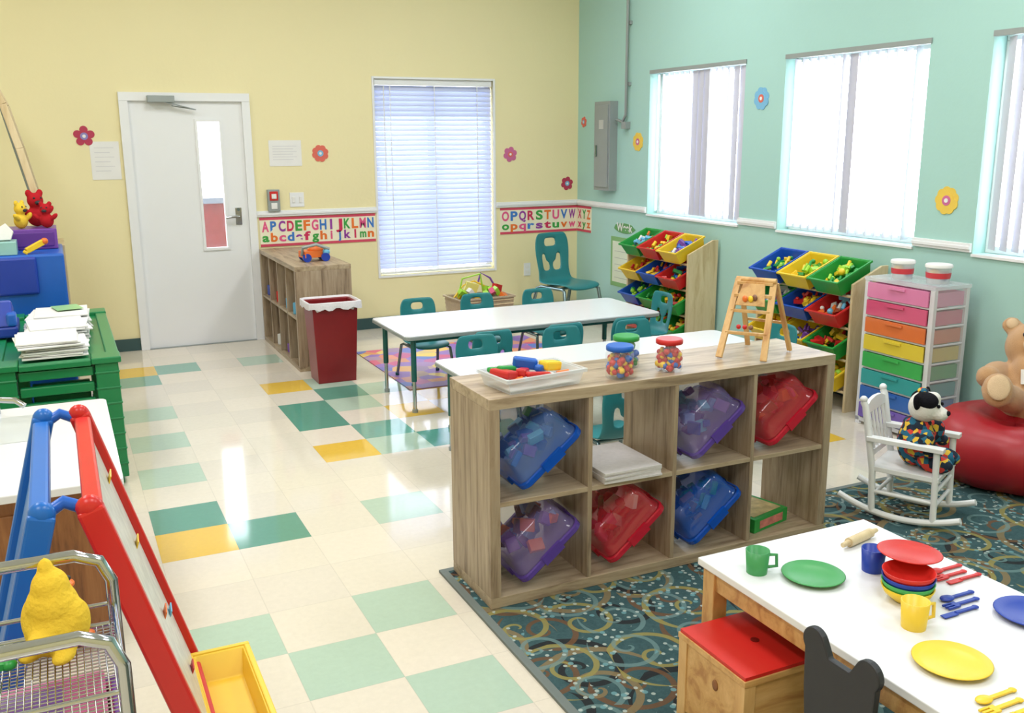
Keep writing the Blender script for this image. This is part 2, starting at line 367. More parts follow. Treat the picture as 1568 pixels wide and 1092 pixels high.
vblind_window(2,*TW[0],lambda f:-46 if f<.46 else (-8 if f<.62 else (-62 if f<.85 else -12)))
vblind_window(3,*TW[1],lambda f:-12-10*abs(f-.5) if abs(f-.5)<.05 else (-68 if f<.5 else -72))
vblind_window(4,*TW[2],lambda f:-30)
b=B(); b.box(-.9,2.1,8.8,9.0,.0,1.12,M_('brick_red',(112,36,38),.9,var=.3,nscale=14)); b.box(-.95,2.15,8.75,9.05,1.121,1.17,P('coping',(100,108,126))); b.done('outdoor_brick_planter')
# ---------------------------------------------------------------- wall decor
def flower(x,y,z,r,pc,cc,side='b',n=6):
    b=B(); o=Vector((x,y,z)); U,V=(Vector((1,0,0)),Vector((0,0,1))) if side=='b' else (Vector((0,-1,0)),Vector((0,0,1)))
    circ=lambda cx,cy,rr,N=14:[(cx+rr*math.cos(2*math.pi*i/N),cy+rr*math.sin(2*math.pi*i/N)) for i in range(N)]
    for i in range(n):
        t=2*math.pi*i/n+.3; b.prism(circ(.62*r*math.cos(t),.62*r*math.sin(t),r*.38),o,U,V,.003+.0004*i,pc)
    b.prism(circ(0,0,r*.55),o,U,V,.006,pc); b.prism(circ(0,0,r*.36),o,U,V,.008,cc); b.prism(circ(0,0,r*.16),o,U,V,.0095,PAPER if cc!=YLW else ORG)
    b.done('wall_flower')
FRD=P('flower_red',(180,56,84),.7);FOR=P('flower_orange',(216,106,90),.7);FPK=P('flower_pink',(200,104,150),.7);FYE=P('flower_yellow',(230,196,80),.7);FLV=P('fl_c',(140,130,190),.7);FLB=P('fl_b',(120,180,216),.7)
flower(.25,YW,1.70,.078,FRD,FLV,'b',5); flower(2.07,YW,1.55,.072,FOR,FLB,'b',8); flower(3.85,YW,1.52,.07,FPK,FOR); flower(4.45,YW,1.24,.065,FRD,FLB)
flower(XT,8.03,1.81,.05,FOR,FLB,'r'); flower(XT,7.09,1.63,.08,FYE,FPK,'r',8); flower(XT,5.51,1.93,.08,FLB,FOR,'r',8); flower(XT,3.87,1.31,.08,FYE,FPK,'r',9)
INK=P('ink',(205,205,210))
def notice(name,x0,x1,z0,z1):
    b=B(); b.box(x0,x1,YW-.004,YW+.001,z0,z1,PAPER)
    for i in range(6):
        z=z1-.05-(z1-z0-.08)*i/6; b.box(x0+.03,x1-.04-.03*(i%2),YW-.005,YW-.004,z,z+.004,INK)
    b.done(name)
notice('paper_notice',.28,.49,1.37,1.66); notice('paper_notice',1.64,1.91,1.45,1.66)
b=B(); b.box(1.60,1.70,YW-.04,YW+.001,1.08,1.26,GRY); b.box(1.615,1.685,YW-.047,YW-.0401,1.17,1.245,RED); b.box(1.625,1.675,YW-.047,YW-.0401,1.10,1.15,PAPER); b.box(1.63,1.67,YW-.055,YW-.0471,1.185,1.225,PAPER); b.done('fire_alarm',.003)
b=B(); b.box(1.79,1.91,YW-.008,YW+.001,1.11,1.23,WHT)
for x in (1.82,1.88): b.box(x-.012,x+.012,YW-.016,YW-.0081,1.145,1.195,PAPER)
b.done('light_switch',.002)
b=B(); b.box(3.985,4.055,YW-.008,YW+.001,.38,.50,WHT)
for z in (.415,.465): b.box(4.0,4.04,YW-.011,YW-.0081,z-.014,z+.014,PAPER)
b.done('wall_outlet',.001)
b=B(); b.box(XT-.08,XT+.001,7.43,7.70,1.20,1.98,GRY); b.box(XT-.09,XT-.0801,7.455,7.675,1.23,1.95,GRY); b.box(XT-.098,XT-.0901,7.63,7.655,1.5,1.6,STEEL); b.box(XT-.093,XT-.0901,7.52,7.60,1.74,1.82,P('panel_label',(185,188,185))); b.done('electrical_panel',.004)
b=B(); b.tube([(XT-.03,7.40,1.82),(XT-.03,7.30,1.80),(XT-.03,7.25,1.86),(XT-.03,7.25,CH-.001)],.013,GRY)
for z in (2.1,2.6): b.box(XT-.02,XT+.001,7.22,7.28,z,z+.03,GRY)
b.box(XT-.05,XT+.001,7.22,7.29,1.74,1.80,GRY); b.done('conduit_pipe')
def text_geo(ch,size,bold=.02):
    c=bpy.data.curves.new('t','FONT'); c.body=ch; c.size=size; c.offset=bold*size; o=bpy.data.objects.new('t',c); COL.objects.link(o)
    bpy.context.view_layer.update(); me=bpy.data.meshes.new_from_object(o.evaluated_get(bpy.context.evaluated_depsgraph_get()))
    vs=[tuple(v.co) for v in me.vertices]; fs=[tuple(p.vertices) for p in me.polygons]
    bpy.data.objects.remove(o); bpy.data.curves.remove(c); bpy.data.meshes.remove(me); return vs,fs
LC=[PNK,ORG,P('l_green',(60,160,70)),P('l_red',(204,40,90)),P('l_purple',(150,60,160)),P('l_blue',(60,120,200))]
STR=P('banner_stripe',(206,70,96),.6); BANW=P('banner_bg',(238,232,206),.6)
def letters(b,s,f,z,pitch,size,start=0):
    for i,ch in enumerate(s):
        vs,fs=text_geo(ch,size,.035); mn=min(v[0] for v in vs); mx=max(v[0] for v in vs); k=min(1,pitch*.84/(mx-mn))
        if mx-mn>pitch*.4: k=pitch*.82/(mx-mn)
        b.add([f(pitch*(i+.5)+(v[0]-(mn+mx)/2)*k,z+v[1]) for v in vs],fs,LC[(i*5+start)%6])
def banner(s,x0,x1,wrap=None):
    b=B(); y=YW-.005
    b.box(x0,x1,y,YW-.0003,.785,1.03,BANW)
    for z in (.785,1.008): b.box(x0,x1,y-.001,y-.0001,z,z+.022,STR)
    p=(x1-x0-.02)/len(s); f=lambda a,z:(x0+.01+a,y-.002,z)
    letters(b,s,f,.912,p,.118); letters(b,s.lower(),f,.828,p,.10,2); b.done('alphabet_banner',-1)
    if wrap:
        b=B(); yb=YW-.008; x=XT-.005; L=.27; b.box(x,XT-.0003,yb-L,yb,.785,1.03,BANW)
        for z in (.785,1.008): b.box(x-.001,x-.0001,yb-L,yb,z,z+.022,STR)
        f=lambda a,z:(x-.002,yb-.01-a,z); letters(b,wrap,f,.912,.085,.118,3); letters(b,wrap.lower(),f,.828,.085,.10,3)
        b.done('alphabet_banner',-1)
banner('ABCDEFGHIJKLMN',1.525,2.53); banner('OPQRSTUVW',3.74,XT-.007,'XYZ')
b=B(); b.box(XT-.004,XT+.001,7.03,7.50,.34,.79,P('poster_green',(130,180,120))); b.box(XT-.006,XT-.0041,7.06,7.47,.38,.75,P('poster_in',(222,230,210),.7))
for i in range(5): b.box(XT-.007,XT-.0061,7.1,7.43,.42+.06*i,.423+.06*i,GRY)
b.done('calendar_poster')
b=B(); b.prism([(.17*math.cos(t*.42)*(1+.08*math.cos(t*3)),.045*math.sin(t*.42)) for t in range(15)],(XT,7.28,.875),(0,-1,0),(0,0,1),.004,P('sign_green',(96,160,96)))
vs,fs=text_geo('Week',.10,.03); b.add([(XT-.006,7.40-v[0],.85+v[1]) for v in vs],fs,PAPER); b.done('week_sign',-1)
# ---------------------------------------------------------------- furniture
def cubby_x(name,x0,x1,y0,y1,H,nc,nr,to=.04,ti=.018):
    b=B(); b.box(x0,x1,y0,y1,H-to,H,SHELF_H); b.box(x0,x1,y0,y1,0.0,to,SHELF_H)
    b.box(x0,x0+to,y0,y1,to,H-to,SHELF_V); b.box(x1-to,x1,y0,y1,to,H-to,SHELF_V)
    cw=(x1-x0-2*to-(nc-1)*ti)/nc; chh=(H-2*to-(nr-1)*ti)/nr
    for i in range(1,nc): x=x0+to+i*cw+(i-1)*ti; b.box(x,x+ti,y0+.003,y1-.003,to,H-to,SHELF_V)
    for j in range(1,nr):
        z=to+j*chh+(j-1)*ti
        for i in range(nc): xx=x0+to+i*(cw+ti); b.box(xx,xx+cw,y0+.003,y1-.003,z,z+ti,SHELF_H)
    return cw,chh,b.done(name,.0015)
SX0,SX1,SY0,SY1,SH=1.273,2.834,2.874,3.238,.785
cw,chh,o=cubby_x('cube_storage_shelf',SX0,SX1,SY0,SY1,SH,4,2); o.location=(0,0,.011)
SHT=SH+.011
def rrect(x0,x1,y0,y1,r,n=5):
    p=[]
    for cx,cy,a in ((x1-r,y1-r,0),(x0+r,y1-r,90),(x0+r,y0+r,180),(x1-r,y0+r,270)):
        for k in range(n+1): t=math.radians(a+90*k/n); p.append((cx+r*math.cos(t),cy+r*math.sin(t)))
    return p
def tote(cx,cz,body,lid,rot=-40,tc=None):
    e=empty('storage_tote',(cx,(SY0+SY1)/2-.005,cz),0,.955); e.rotation_euler=(0,math.radians(rot),0)
    b=B()
    secs=[(.150,.166,-.050),(.150,.166,-.040),(.143,.160,-.038),(.138,.154,.03),(.132,.148,.072),(.120,.136,.086),(.100,.116,.090)]
    vs=[];fs=[]
    for hx,hy,z in secs:
        pl=rrect(-hx,hx,-hy,hy,.035,5)
        for a,c in pl: vs.append((a,c,z))
    N=len(pl)
    for i in range(len(secs)-1):
        for k in range(N): fs.append((i*N+k,i*N+(k+1)%N,(i+1)*N+(k+1)%N,(i+1)*N+k))
    fs.append(tuple(range((len(secs)-1)*N,len(secs)*N)))
    b.add(vs,fs,body,True); b.done('tub',-1,e)
    b=B(); q=[(.158,.174,-.075),(.162,.178,-.070),(.162,.178,-.050),(.156,.172,-.046)]; vs=[];fs=[]
    for hx,hy,z in q:
        for a,c in rrect(-hx,hx,-hy,hy,.038,5): vs.append((a,c,z))
    for i in range(3):
        for k in range(N): fs.append((i*N+k,i*N+(k+1)%N,(i+1)*N+(k+1)%N,(i+1)*N+k))
    fs.append(tuple(range(N))[::-1]); b.add(vs,fs,lid,False)
    for sx in (-1,1): b.box(sx*.160-.008,sx*.160+.006,-.06,.06,-.080,-.042,lid)
    for sy in (-1,1): b.box(-.05,.05,sy*.176-.006,sy*.176+.006,-.080,-.040,lid)
    b.done('lid',.0,e)
    b=B()
    for i in range(30):
        b.boxc((random.uniform(-.10,.10),random.uniform(-.12,.12),random.uniform(-.035,.05)),(random.uniform(.03,.065),random.uniform(.03,.06),random.uniform(.015,.03)),random.choice(tc or [lid,PAPER,YLW,LBL,PAPER,random.choice(TOYC)]),(random.random()*3,random.random()*3,0))
    b.done('toys',.003,e)
def ccell(i,j): return SX0+.04+cw*(i+.5)+.018*i, .011+.04+chh*(j+.5)+.018*j
PBL=P('pastel_blue',(120,150,210));PGR=P('pastel_grey',(150,150,160));BRN=P('toy_brown',(130,90,70))
for i,j,bd,ld,tc in ((0,1,TBLU,LBLU,[BLU,DBL,PBL,LBL,GRN,PUR]),(2,1,TPUR,LPUR,[PUR,PBL,LBL,PUR,DBL]),(3,1,TRE2,LRED,[PNK,RED,PNK,BRN,ORG]),(0,0,TPUR,LPUR,[PGR,BRN,PBL,PUR,ORG]),(1,0,TRE2,LRED,[PNK,RED,PAPER,GRN,BRN]),(2,0,TBL2,LBLU,[BLU,GRN,DBL,LBL,BRN])):
    x,z=ccell(i,j); tote(x+.0,z+.0,bd,ld,-39,tc)
x,z=ccell(1,1); b=B(); zz=z-chh/2+.001; SP=M_('stack_paper',(216,212,214),.8,var=.12,nscale=60)
for k in range(5): b.boxc((x-.005*(k%3),3.02+.004*(k%2),zz+.004+.0085*k),(.25,.31,.008),SP,(0,0,.03*(k%3-1)))
b.done('paper_stack')
x,z=ccell(3,0); b=B(); zz=z-chh/2+.001; b.boxc((x-.03,3.04,zz+.03),(.23,.19,.06),GRN,(0,0,.25)); b.boxc((x-.03,3.04,zz+.0615),(.19,.15,.002),M_('puzzle_art',(190,170,120),.5,var=.6,nscale=30),(0,0,.25)); b.boxc((x-.03+.024,2.947,zz+.03),(.16,.002,.035),M_('puzzle_art2',(200,120,110),.5,var=.6,nscale=40),(0,0,.25)); b.done('puzzle_box',.001)
b=B(); cx0,cx1,cy0,cy1,H=1.50,1.915,6.80,8.10,.775
b.box(cx0,cx1,cy0,cy1,H-.035,H,SHELF_Y); b.box(cx0,cx1,cy0,cy1,0,.035,SHELF_Y); b.box(cx0,cx1,cy0,cy0+.035,.035,H-.035,SHELF_V); b.box(cx0,cx1,cy1-.035,cy1,.035,H-.035,SHELF_V)
b.box(cx1-.012,cx1-.001,cy0+.03,cy1-.03,.03,H-.03,SHELF_V)
for k in range(1,4): y=cy0+.035+k*(cy1-cy0-.07)/4; b.box(cx0+.004,cx1-.012,y-.009,y+.009,.035,H-.035,SHELF_V)
b.box(cx0+.004,cx1-.012,cy0+.035,cy1-.035,H/2-.009,H/2+.009,SHELF_Y); b.done('cubby_cabinet',.002)
b=B()
for k in range(4):
    for r in range(2):
        y=cy0+.035+(k+.5)*(cy1-cy0-.07)/4; z=.036 if r==0 else H/2+.010
        for q in range(5): 
            s=random.uniform(.05,.11); b.boxc((cx0+.08+.05*q,y+random.uniform(-.08,.08),z+s/2),(s,s*random.uniform(.6,1.2),s),random.choice(TOYC+[PAPER,DBL]),(0,0,random.random()))
b.done('cubby_toys',.004)
b=B()
b.boxc((1.72,7.1,H+.055),(.2,.12,.05),ORG,(0,0,.2)); b.sph((1.74,7.1,H+.085),(.07,.05,.035),ORG); b.tube([(1.62,7.06,H+.05),(1.62,7.03,H+.11),(1.72,7.02,H+.13),(1.82,7.04,H+.09)],.012,GRY)
for dx in (-.07,.07):
    for dy in (-.065,.065): b.cyl((1.72+dx,7.1+dy-.012,H+.032),(1.72+dx,7.1+dy+.012,H+.032),.032,DBL)
b.sph((1.8,7.05,H+.07),.028,LBL); b.done('toy_tractor',.004)
b=B(); bx,by=1.67,6.50
b.M=Matrix.Translation((bx,by,0)); b.opentub(.32,.26,.56,DRED,taper=.84,rim=.012)
n=40; vs=[];fs=[]
for k in range(n):
    t=2*math.pi*k/n; c,s=math.cos(t),math.sin(t); q=max(abs(c)/.177,abs(s)/.147); x,y=c/q,s/q
    w=random.uniform(-.004,.012)
    for zz,o in ((.50,-.03),(.572,-.006),(.578,.0),(.575,.008+w*.5),(.53+random.uniform(-.012,.012),.008+w)):
        L=math.hypot(x,y); vs.append((x*(1+o/L),y*(1+o/L),zz))
for k in range(n):
    for r in range(4): fs.append((k*5+r,((k+1)%n)*5+r,((k+1)%n)*5+r+1,k*5+r+1))
b.add(vs,fs,LINER,True); b.done('trash_bin',.004)
def ktable(name,x0,x1,y0,y1,z):
    b=B(); b.prism(rrect(x0,x1,y0,y1,.04),(0,0,z-.026),(1,0,0),(0,1,0),.026,WLAM); b.prism(rrect(x0-.003,x1+.003,y0-.003,y1+.003,.04),(0,0,z-.024),(1,0,0),(0,1,0),.018,GRY)
    for x0_,x1_,y0_,y1_ in ((x0+.09,x1-.09,y0+.08,y0+.1),(x0+.09,x1-.09,y1-.1,y1-.08)): b.box(x0_,x1_,y0_,y1_,z-.06,z-.0265,TLEG)
    for x in (x0+.07,x1-.07):
        for y in (y0+.07,y1-.07):
            b.cyl((x,y,z-.03),(x,y,.2),.017,TLEG); b.cyl((x,y,.2),(x,y,.02),.012,CHR); b.cyl((x,y,.02),(x,y,0),.018,GRY); b.boxc((x,y,z-.032),(.09,.09,.01),TLEG)
    b.done(name)
ktable('activity_table',1.83,3.67,5.36,6.06,.50); ktable('activity_table',1.76,3.62,4.02,4.71,.50)
prof=[(-.155,.238,.115),(-.15,.258,.13),(-.07,.262,.138),(.03,.255,.14),(.10,.258,.138),(.128,.285,.13),(.138,.33,.122),(.146,.38,.128),(.153,.43,.135),(.158,.475,.136),(.163,.52,.13),(.166,.555,.108)]
b=B(); nc=9; vs=[];fs=[]
for (y,z,w) in prof:
    for k in range(nc+1):
        u=-1+2*k/nc; cur=.022*u*u
        if z>.28: vs.append((u*w,y-cur,z))
        else: vs.append((u*w,y,z+.012*u*u))
for r in range(len(prof)-1):
    for k in range(nc):
        if r in (9,) and k in (3,4,5): continue
        if r==7 and k in (2,6): continue
        if r==6 and k in (2,3,5,6): continue
        fs.append((r*(nc+1)+k,r*(nc+1)+k+1,(r+1)*(nc+1)+k+1,(r+1)*(nc+1)+k))
b.add(vs,fs,TCH,True); shell=b.done('seat_shell',-1,mods=(solid(.010),subs(1)))
b=B()
for s in (-1,1):
    b.tube([(s*.155,-.17,.0),(s*.138,-.125,.235),(s*.125,-.10,.246),(s*.125,.09,.244),(s*.138,.115,.235),(s*.155,.18,.0)],.0105,STEEL,8)
    for y in (-.17,.18): b.cyl((s*.155,y,0),(s*.155,y,.02),.014,TLEG,n=10)
b.tube([(-.125,-.05,.243),(.125,-.05,.243)],.009,STEEL,8); b.tube([(-.125,.06,.243),(.125,.06,.243)],.009,STEEL,8)
legs=b.done('legs')
CHAIRS=[(2.28,5.22,0,1,0),(2.77,5.22,.0,1,0),(3.24,5.22,0,1,0),(2.26,6.2,math.pi,1,.0065),(2.72,6.2,math.pi,1,.0065),(3.22,6.2,math.pi,1,.0065),(3.84,5.8,math.pi*.5,1,0),
(2.13,4.84,math.pi,1,0),(2.69,4.84,math.pi,1,0),(3.2,4.84,math.pi,1,0),(3.80,4.45,math.pi*.5,1,0),(2.35,3.83,0,1,0),(3.05,3.83,0,1,0),(4.08,7.45,.25+math.pi,1.5,0)]
for x,y,r,s,z in CHAIRS:
    e=empty('school_chair',(x,y,z),r+math.pi,s); inst(e,[shell,legs])
bpy.data.objects.remove(shell); bpy.data.objects.remove(legs)
def rack(y0,y1,rows,seed):
    random.seed(seed); e=empty('toy_bin_rack'); xf,xb=4.27,4.545; b=B()
    for y in (y0,y1-.018):
        b.prism([(xf,0),(xb,0),(xb,.90),(xb-.05,.90),(xf,.80)],(0,y+.018,0),(1,0,0),(0,0,1),.018,BIRCH)
    zs=[.70,.50,.30,.10]
    for z in zs:
        for x,dz in ((xf+.02,.0),(xb-.03,.10)): b.cyl((x,y0+.018,z+dz+.02),(x,y1-.018,z+dz+.02),.009,BIRCH,n=8)
    b.box(xb-.015,xb,y0+.018,y1-.018,.02,.10,BIRCH); b.done('frame',.002,e)
    bb=B(); tt=B(); w=(y1-y0-.04)/3
    for r,row in enumerate(rows):
        pal=[[RED,BLU,YLW,GRN],[ORG,PAPER,LBL],[BLU,PAPER,PUR],[RED,YLW],[GRN,LME,YLW]]
        for i,m in enumerate(row):
            yc=y1-.02-w*(i+.5); pl=random.choice(pal)
            M=Matrix.Translation((xf+.075,yc,zs[r]+.075))@Matrix.Rotation(math.radians(-24),4,'Y')
            bb.M=M; bb.opentub(.28,w-.03,.105,m,taper=.86,rim=.010)
            for q in range(24):
                tt.M=M; s=random.uniform(.022,.045); k=random.choice(pl); c=(random.uniform(-.10,.10),random.uniform(-.085,.085),random.uniform(.03,.085))
                if q%5==0: tt.sph(c,s*.5,k,seg=10,ring=7)
                elif q%2==1: tt.boxc(c,(s,s*1.7,s*.6),k,(random.random(),random.random(),random.random()*3))
                else: tt.cyl(c,(c[0]+s,c[1]+.01,c[2]+.015),s*.3,k,n=10)
    bb.done('bins',.004,e); tt.done('toys',0,e)
R_,Bl,G_,Y_=RED,P('bin_blue',(20,78,180)),P('bin_green',(34,150,60)),P('bin_yellow',(232,198,44))
rack(5.90,6.76,[(G_,R_,Y_),(Y_,Bl,R_),(Bl,G_,G_),(R_,R_,G_)],3)
rack(4.23,5.10,[(Bl,Y_,G_),(G_,Bl,R_),(Y_,Y_,G_),(R_,Bl,Y_)],5)
# drawer tower
e=empty('drawer_tower'); b=B(); dx0,dx1,dy0,dy1,DH=4.19,4.46,3.57,4.06,.88
SID=M_('tower_side',(240,242,246),.15,alpha=.18)
b.box(dx0,dx1,dy0,dy1,0.02,.045,TWR); b.box(dx0-.004,dx1+.004,dy0-.004,dy1+.004,DH-.02,DH,CLW)
for y in (dy0,dy1-.003): b.box(dx0+.026,dx1-.026,y,y+.003,.046,DH-.021,SID)
for x in (dx0,dx1-.025):
    for y in (dy0,dy1-.03): b.box(x,x+.025,y,y+.03,0,DH-.0205,TWR)
for k in range(1,8):
    z=.045+k*(DH-.065)/8; b.box(dx0-.002,dx0+.02,dy0+.03,dy1-.03,z-.005,z+.005,TWR); b.box(dx0+.026,dx1-.026,dy0-.002,dy0+.004,z-.005,z+.005,TWR)
b.done('tower_frame',.002,e); b=B()
dc=[(124,100,190),(60,110,190),(60,165,165),(70,180,90),(232,208,70),(232,124,66),(222,90,130),(232,140,184)]
for k,c in enumerate(dc):
    m=TP('drawer%d'%k,c,.8); z0=.045+k*(DH-.065)/8+.008; z1=.045+(k+1)*(DH-.065)/8-.008
    b.box(dx0-.012,dx0-.003,dy0+.032,dy1-.032,z0,z1,m); b.box(dx0+.002,dx1-.03,dy0+.012,dy0+.018,z0,z1-.01,m); b.box(dx0+.002,dx1-.03,dy1-.018,dy1-.012,z0,z1-.01,m); b.box(dx0+.002,dx1-.03,dy0+.02,dy1-.02,z0,z0+.004,m); b.box(dx1-.036,dx1-.03,dy0+.02,dy1-.02,z0,z1-.01,m)
    b.box(dx0-.022,dx0-.0121,(dy0+dy1)/2-.06,(dy0+dy1)/2+.06,z1-.022,z1-.008,m)
    for q in range(5): b.boxc((dx0+.12+.02*q,dy0+.1+.06*q,z0+.035),(.06,.05,.035),m,(0,0,random.random()))
b.done('drawers',.001,e)
for x,y,s in ((4.30,3.90,.062),(4.33,3.68,.066)):
    b=B(); b.lathe((x,y,DH+.0005),[(s*.88,0),(s,.085),(s,.09)],CLW); b.lathe((x,y,DH+.03),[(s*.955,0),(s*.998,.03)],P('label_red',(204,60,70))); b.lathe((x,y,DH+.088),[(s*1.08,0),(s*1.08,.014),(s*1.0,.018)],PAPER)
    b.sph((x-.03,y,DH+.06),(.03,.03,.02),YLW,seg=10,ring=6); b.sph((x+.02,y-.02,DH+.03),(.025,.025,.02),BLU,seg=10,ring=6)
    b.done('snack_tub')
# ---------------------------------------------------------------- things on shelf
def jar(x,y,lid):
    b=B(); b.lathe((x,y,SHT+.0005),[(.048,0),(.053,.008),(.053,.095),(.048,.106),(.046,.109)],CLR); b.lathe((x,y,SHT+.106),[(.049,0),(.052,.002),(.052,.016),(.048,.020)],lid)
    for i in range(95):
        t=random.random()*6.28; r=random.random()**.4*.041; s=.0115
        b.sph((x+r*math.cos(t),y+r*math.sin(t),SHT+.014+random.random()*.072),s*random.uniform(.8,1.25),[RED,BLU,YLW,RED][i%4] if lid!=GRN else [BLU,YLW,GRN][i%3],seg=8,ring=6)
    b.done('toy_jar')
jar(1.835,2.94,BLU); jar(1.95,3.08,GRN); jar(2.065,2.955,RED)
e=empty('clear_tray',(1.50,3.00,SHT+.001),.12); b=B(); b.opentub(.33,.20,.055,CLW,taper=.9,rim=.008); b.box(-.14,.14,-.08,.08,.008,.012,PAPER); b.done('tray',.004,e)
b=B()
for c,sz,m,r in (((-.12,0,.055),(.06,.09,.03),RED,.3),((-.09,.03,.06),(.08,.03,.028),GRN,.2),((-.04,.0,.05),(.07,.04,.03),RED,.8),((.0,.045,.07),(.09,.04,.04),BLU,-.5),((.04,.0,.055),(.06,.03,.025),BLU,.5),((.08,0,.06),(.08,.05,.035),YLW,.2),((.12,.02,.055),(.05,.035,.028),GRN,1),((0,-.045,.045),(.11,.028,.02),RED,.1),((-.13,.05,.06),(.05,.03,.02),GRN,.1)): b.boxc(c,sz,m,(0,.15,r))
for x in (-.11,-.02,.09): b.cyl((x,-.03,.03),(x+.045,-.04,.035),.012,ORG)
b.done('toy_tools',.008,e)
b=B(); z=SHT+.006
F1,F2=Vector((2.36,3.03,z)),Vector((2.47,2.89,z)); T1,T2=Vector((2.50,3.10,z+.30)),Vector((2.585,2.985,z+.30))
b.bar(F1,T1,.026,.014,PINE); b.bar(F2,T2,.026,.014,PINE)
for k in (.32,.60,.80,.96): b.bar(F1.lerp(T1,k),F2.lerp(T2,k),.03 if k>.7 else .018,.012,PINE)
b.bar(T1+Vector((.012,0,-.01)),Vector((2.62,3.17,z)),.02,.012,PINE); b.bar(T2+Vector((.012,0,-.01)),Vector((2.70,3.0,z)),.02,.012,PINE); b.bar((2.585,3.145,z+.12),(2.66,3.0,z+.12),.016,.01,PINE)
off=Vector((-.01,-.006,.004))
a2=[F1.lerp(T1,.66).lerp(F2.lerp(T2,.66),.12),F1.lerp(T1,.66).lerp(F2.lerp(T2,.66),.88),F1.lerp(T1,.94).lerp(F2.lerp(T2,.94),.80),F1.lerp(T1,.94).lerp(F2.lerp(T2,.94),.2)]
b.add([p+off for p in a2]+[p+off*1.7 for p in a2],[(0,1,2,3),(4,5,6,7),(0,1,5,4),(1,2,6,5),(2,3,7,6),(3,0,4,7)],PINEH)
for k,(m,t) in enumerate(((ORG,.35),(BRN,.6),(YLW,.5))): b.sph(F1.lerp(T1,.74+.05*(k%2)).lerp(F2.lerp(T2,.74),t)+off*2,(.008,.014,.014),m,seg=10,ring=6)
for k,m in enumerate((RED,RED,BRN)): b.sph(F1.lerp(T1,.36).lerp(F2.lerp(T2,.36),.35+.15*k)+Vector((-.01,0,.014)),.010,m,seg=8,ring=6)
b.cyl(T1+Vector((0,.014,0)),T2+Vector((.0,-.014,0)),.011,PINE); b.done('wooden_bead_easel',.001)
# ---------------------------------------------------------------- play table
PZ=.505; b=B(); x0,x1,y0,y1=1.55,2.18,.80,2.045
b.box(x0,x1,y0,y1,PZ-.022,PZ,WLAM); b.box(x0+.02,x1-.02,y0+.02,y1-.02,PZ-.085,PZ-.0225,PINEH)
for x in (x0+.012,x1-.062):
    for y in (y0+.012,y1-.062): b.box(x,x+.05,y,y+.05,.011,PZ-.0225,PINE)
b.done('play_table',.003)
def plate(n,x,y,z,r,m): 
    b=B(); b.lathe((x,y,z),[(r*.6,0),(r*.95,.010),(r,.013),(r*.97,.0145),(r*.7,.006),(0.0001,.0055)],m,36); b.done(n)
PR=P('plate_red',(206,44,38))
plate('toy_plate',1.752,1.802,PZ,.084,P('plate_green',(70,156,88))); plate('toy_plate',1.724,1.329,PZ,.086,P('plate_yellow',(240,204,60))); plate('toy_plate',2.085,1.40,PZ,.086,DBL)
def cup(x,y,m,h=.062,r=.031,ha=0):
    b=B(); b.lathe((x,y,PZ),[(r*.85,0),(r,h),(r*.92,h),(r*.78,.004),(.0001,.004)],m,24)
    c,s=math.cos(ha),math.sin(ha); b.tube([(x+c*r*.9,y+s*r*.9,PZ+h*.8),(x+c*(r+.018),y+s*(r+.018),PZ+h*.8),(x+c*(r+.02),y+s*(r+.02),PZ+h*.3),(x+c*r*.85,y+s*r*.85,PZ+h*.25)],.005,m,8); b.done('toy_cup')
cup(1.637,1.895,P('cup_green',(64,150,88)),.066,.033,ha=-.5); cup(1.930,1.765,DBL,.066,.033,ha=.5); cup(1.783,1.490,P('cup_yellow',(240,204,64)),.07,.034,ha=-.2)
b=B(); xx,yy=1.880,1.60
for k,m in enumerate((P('bowl_yellow',(236,198,48)),P('bowl_green',(70,170,90)),DBL,PR)):
    b.lathe((xx,yy,PZ+.001+k*.014),[(.035,0),(.058,.02),(.066,.038),(.063,.038),(.054,.018),(.0001,.006)],m,32)
b.done('stacked_bowls')
b=B(); b.M=Matrix.Translation((1.945,1.66,PZ+.0822))@Matrix.Rotation(.04,4,'Y'); b.lathe((0,0,0),[(.05,0),(.078,.010),(.082,.013),(.079,.0145),(.058,.006),(0.0001,.0055)],PR,36); b.done('toy_plate')
b=B(); b.cyl((1.98,1.905,PZ+.016),(2.09,1.93,PZ+.016),.014,BIRCH); b.cyl((1.95,1.898,PZ+.016),(1.98,1.905,PZ+.016),.007,BIRCH,.009); b.cyl((2.09,1.93,PZ+.016),(2.12,1.937,PZ+.016),.009,BIRCH,.007); b.done('rolling_pin')
def utensil(x,y,a,m,kind):
    b=B(); c,s=math.cos(a),math.sin(a); b.M=Matrix.Translation((x,y,PZ+.001))@Matrix.Rotation(a,4,'Z')
    b.box(-.05,.02,-.005,.005,.002,.007,m)
    if kind=='spoon': b.sph((.038,0,.006),(.022,.015,.005),m,seg=14,ring=8)
    elif kind=='fork':
        b.box(.018,.034,-.012,.012,.002,.007,m)
        for k in (-1,0,1): b.box(.034,.06,k*.0095-.003,k*.0095+.003,.002,.007,m)
    else: b.box(.018,.065,-.008,.009,.002,.005,m)
    b.sph((-.05,0,.0045),(.01,.009,.0035),m,seg=10,ring=6); b.done('toy_'+kind,.001)
for (x,y,m) in ((2.11,1.655,RED),(2.005,1.53,DBL),(1.70,1.175,YLW)):
    utensil(x,y+.02,math.pi,m,'spoon'); utensil(x-.02,y-.012,math.pi,m,'fork'); utensil(x-(.06 if m==DBL else 0),y-.042,math.pi,m,'knife')
b=B(); x0,x1,y0,y1,h=1.43,1.72,1.675,1.955,.35
for x in (x0,x1-.035):
    for y in (y0,y1-.035): b.box(x,x+.035,y,y+.035,.011,h-.02,PINE)
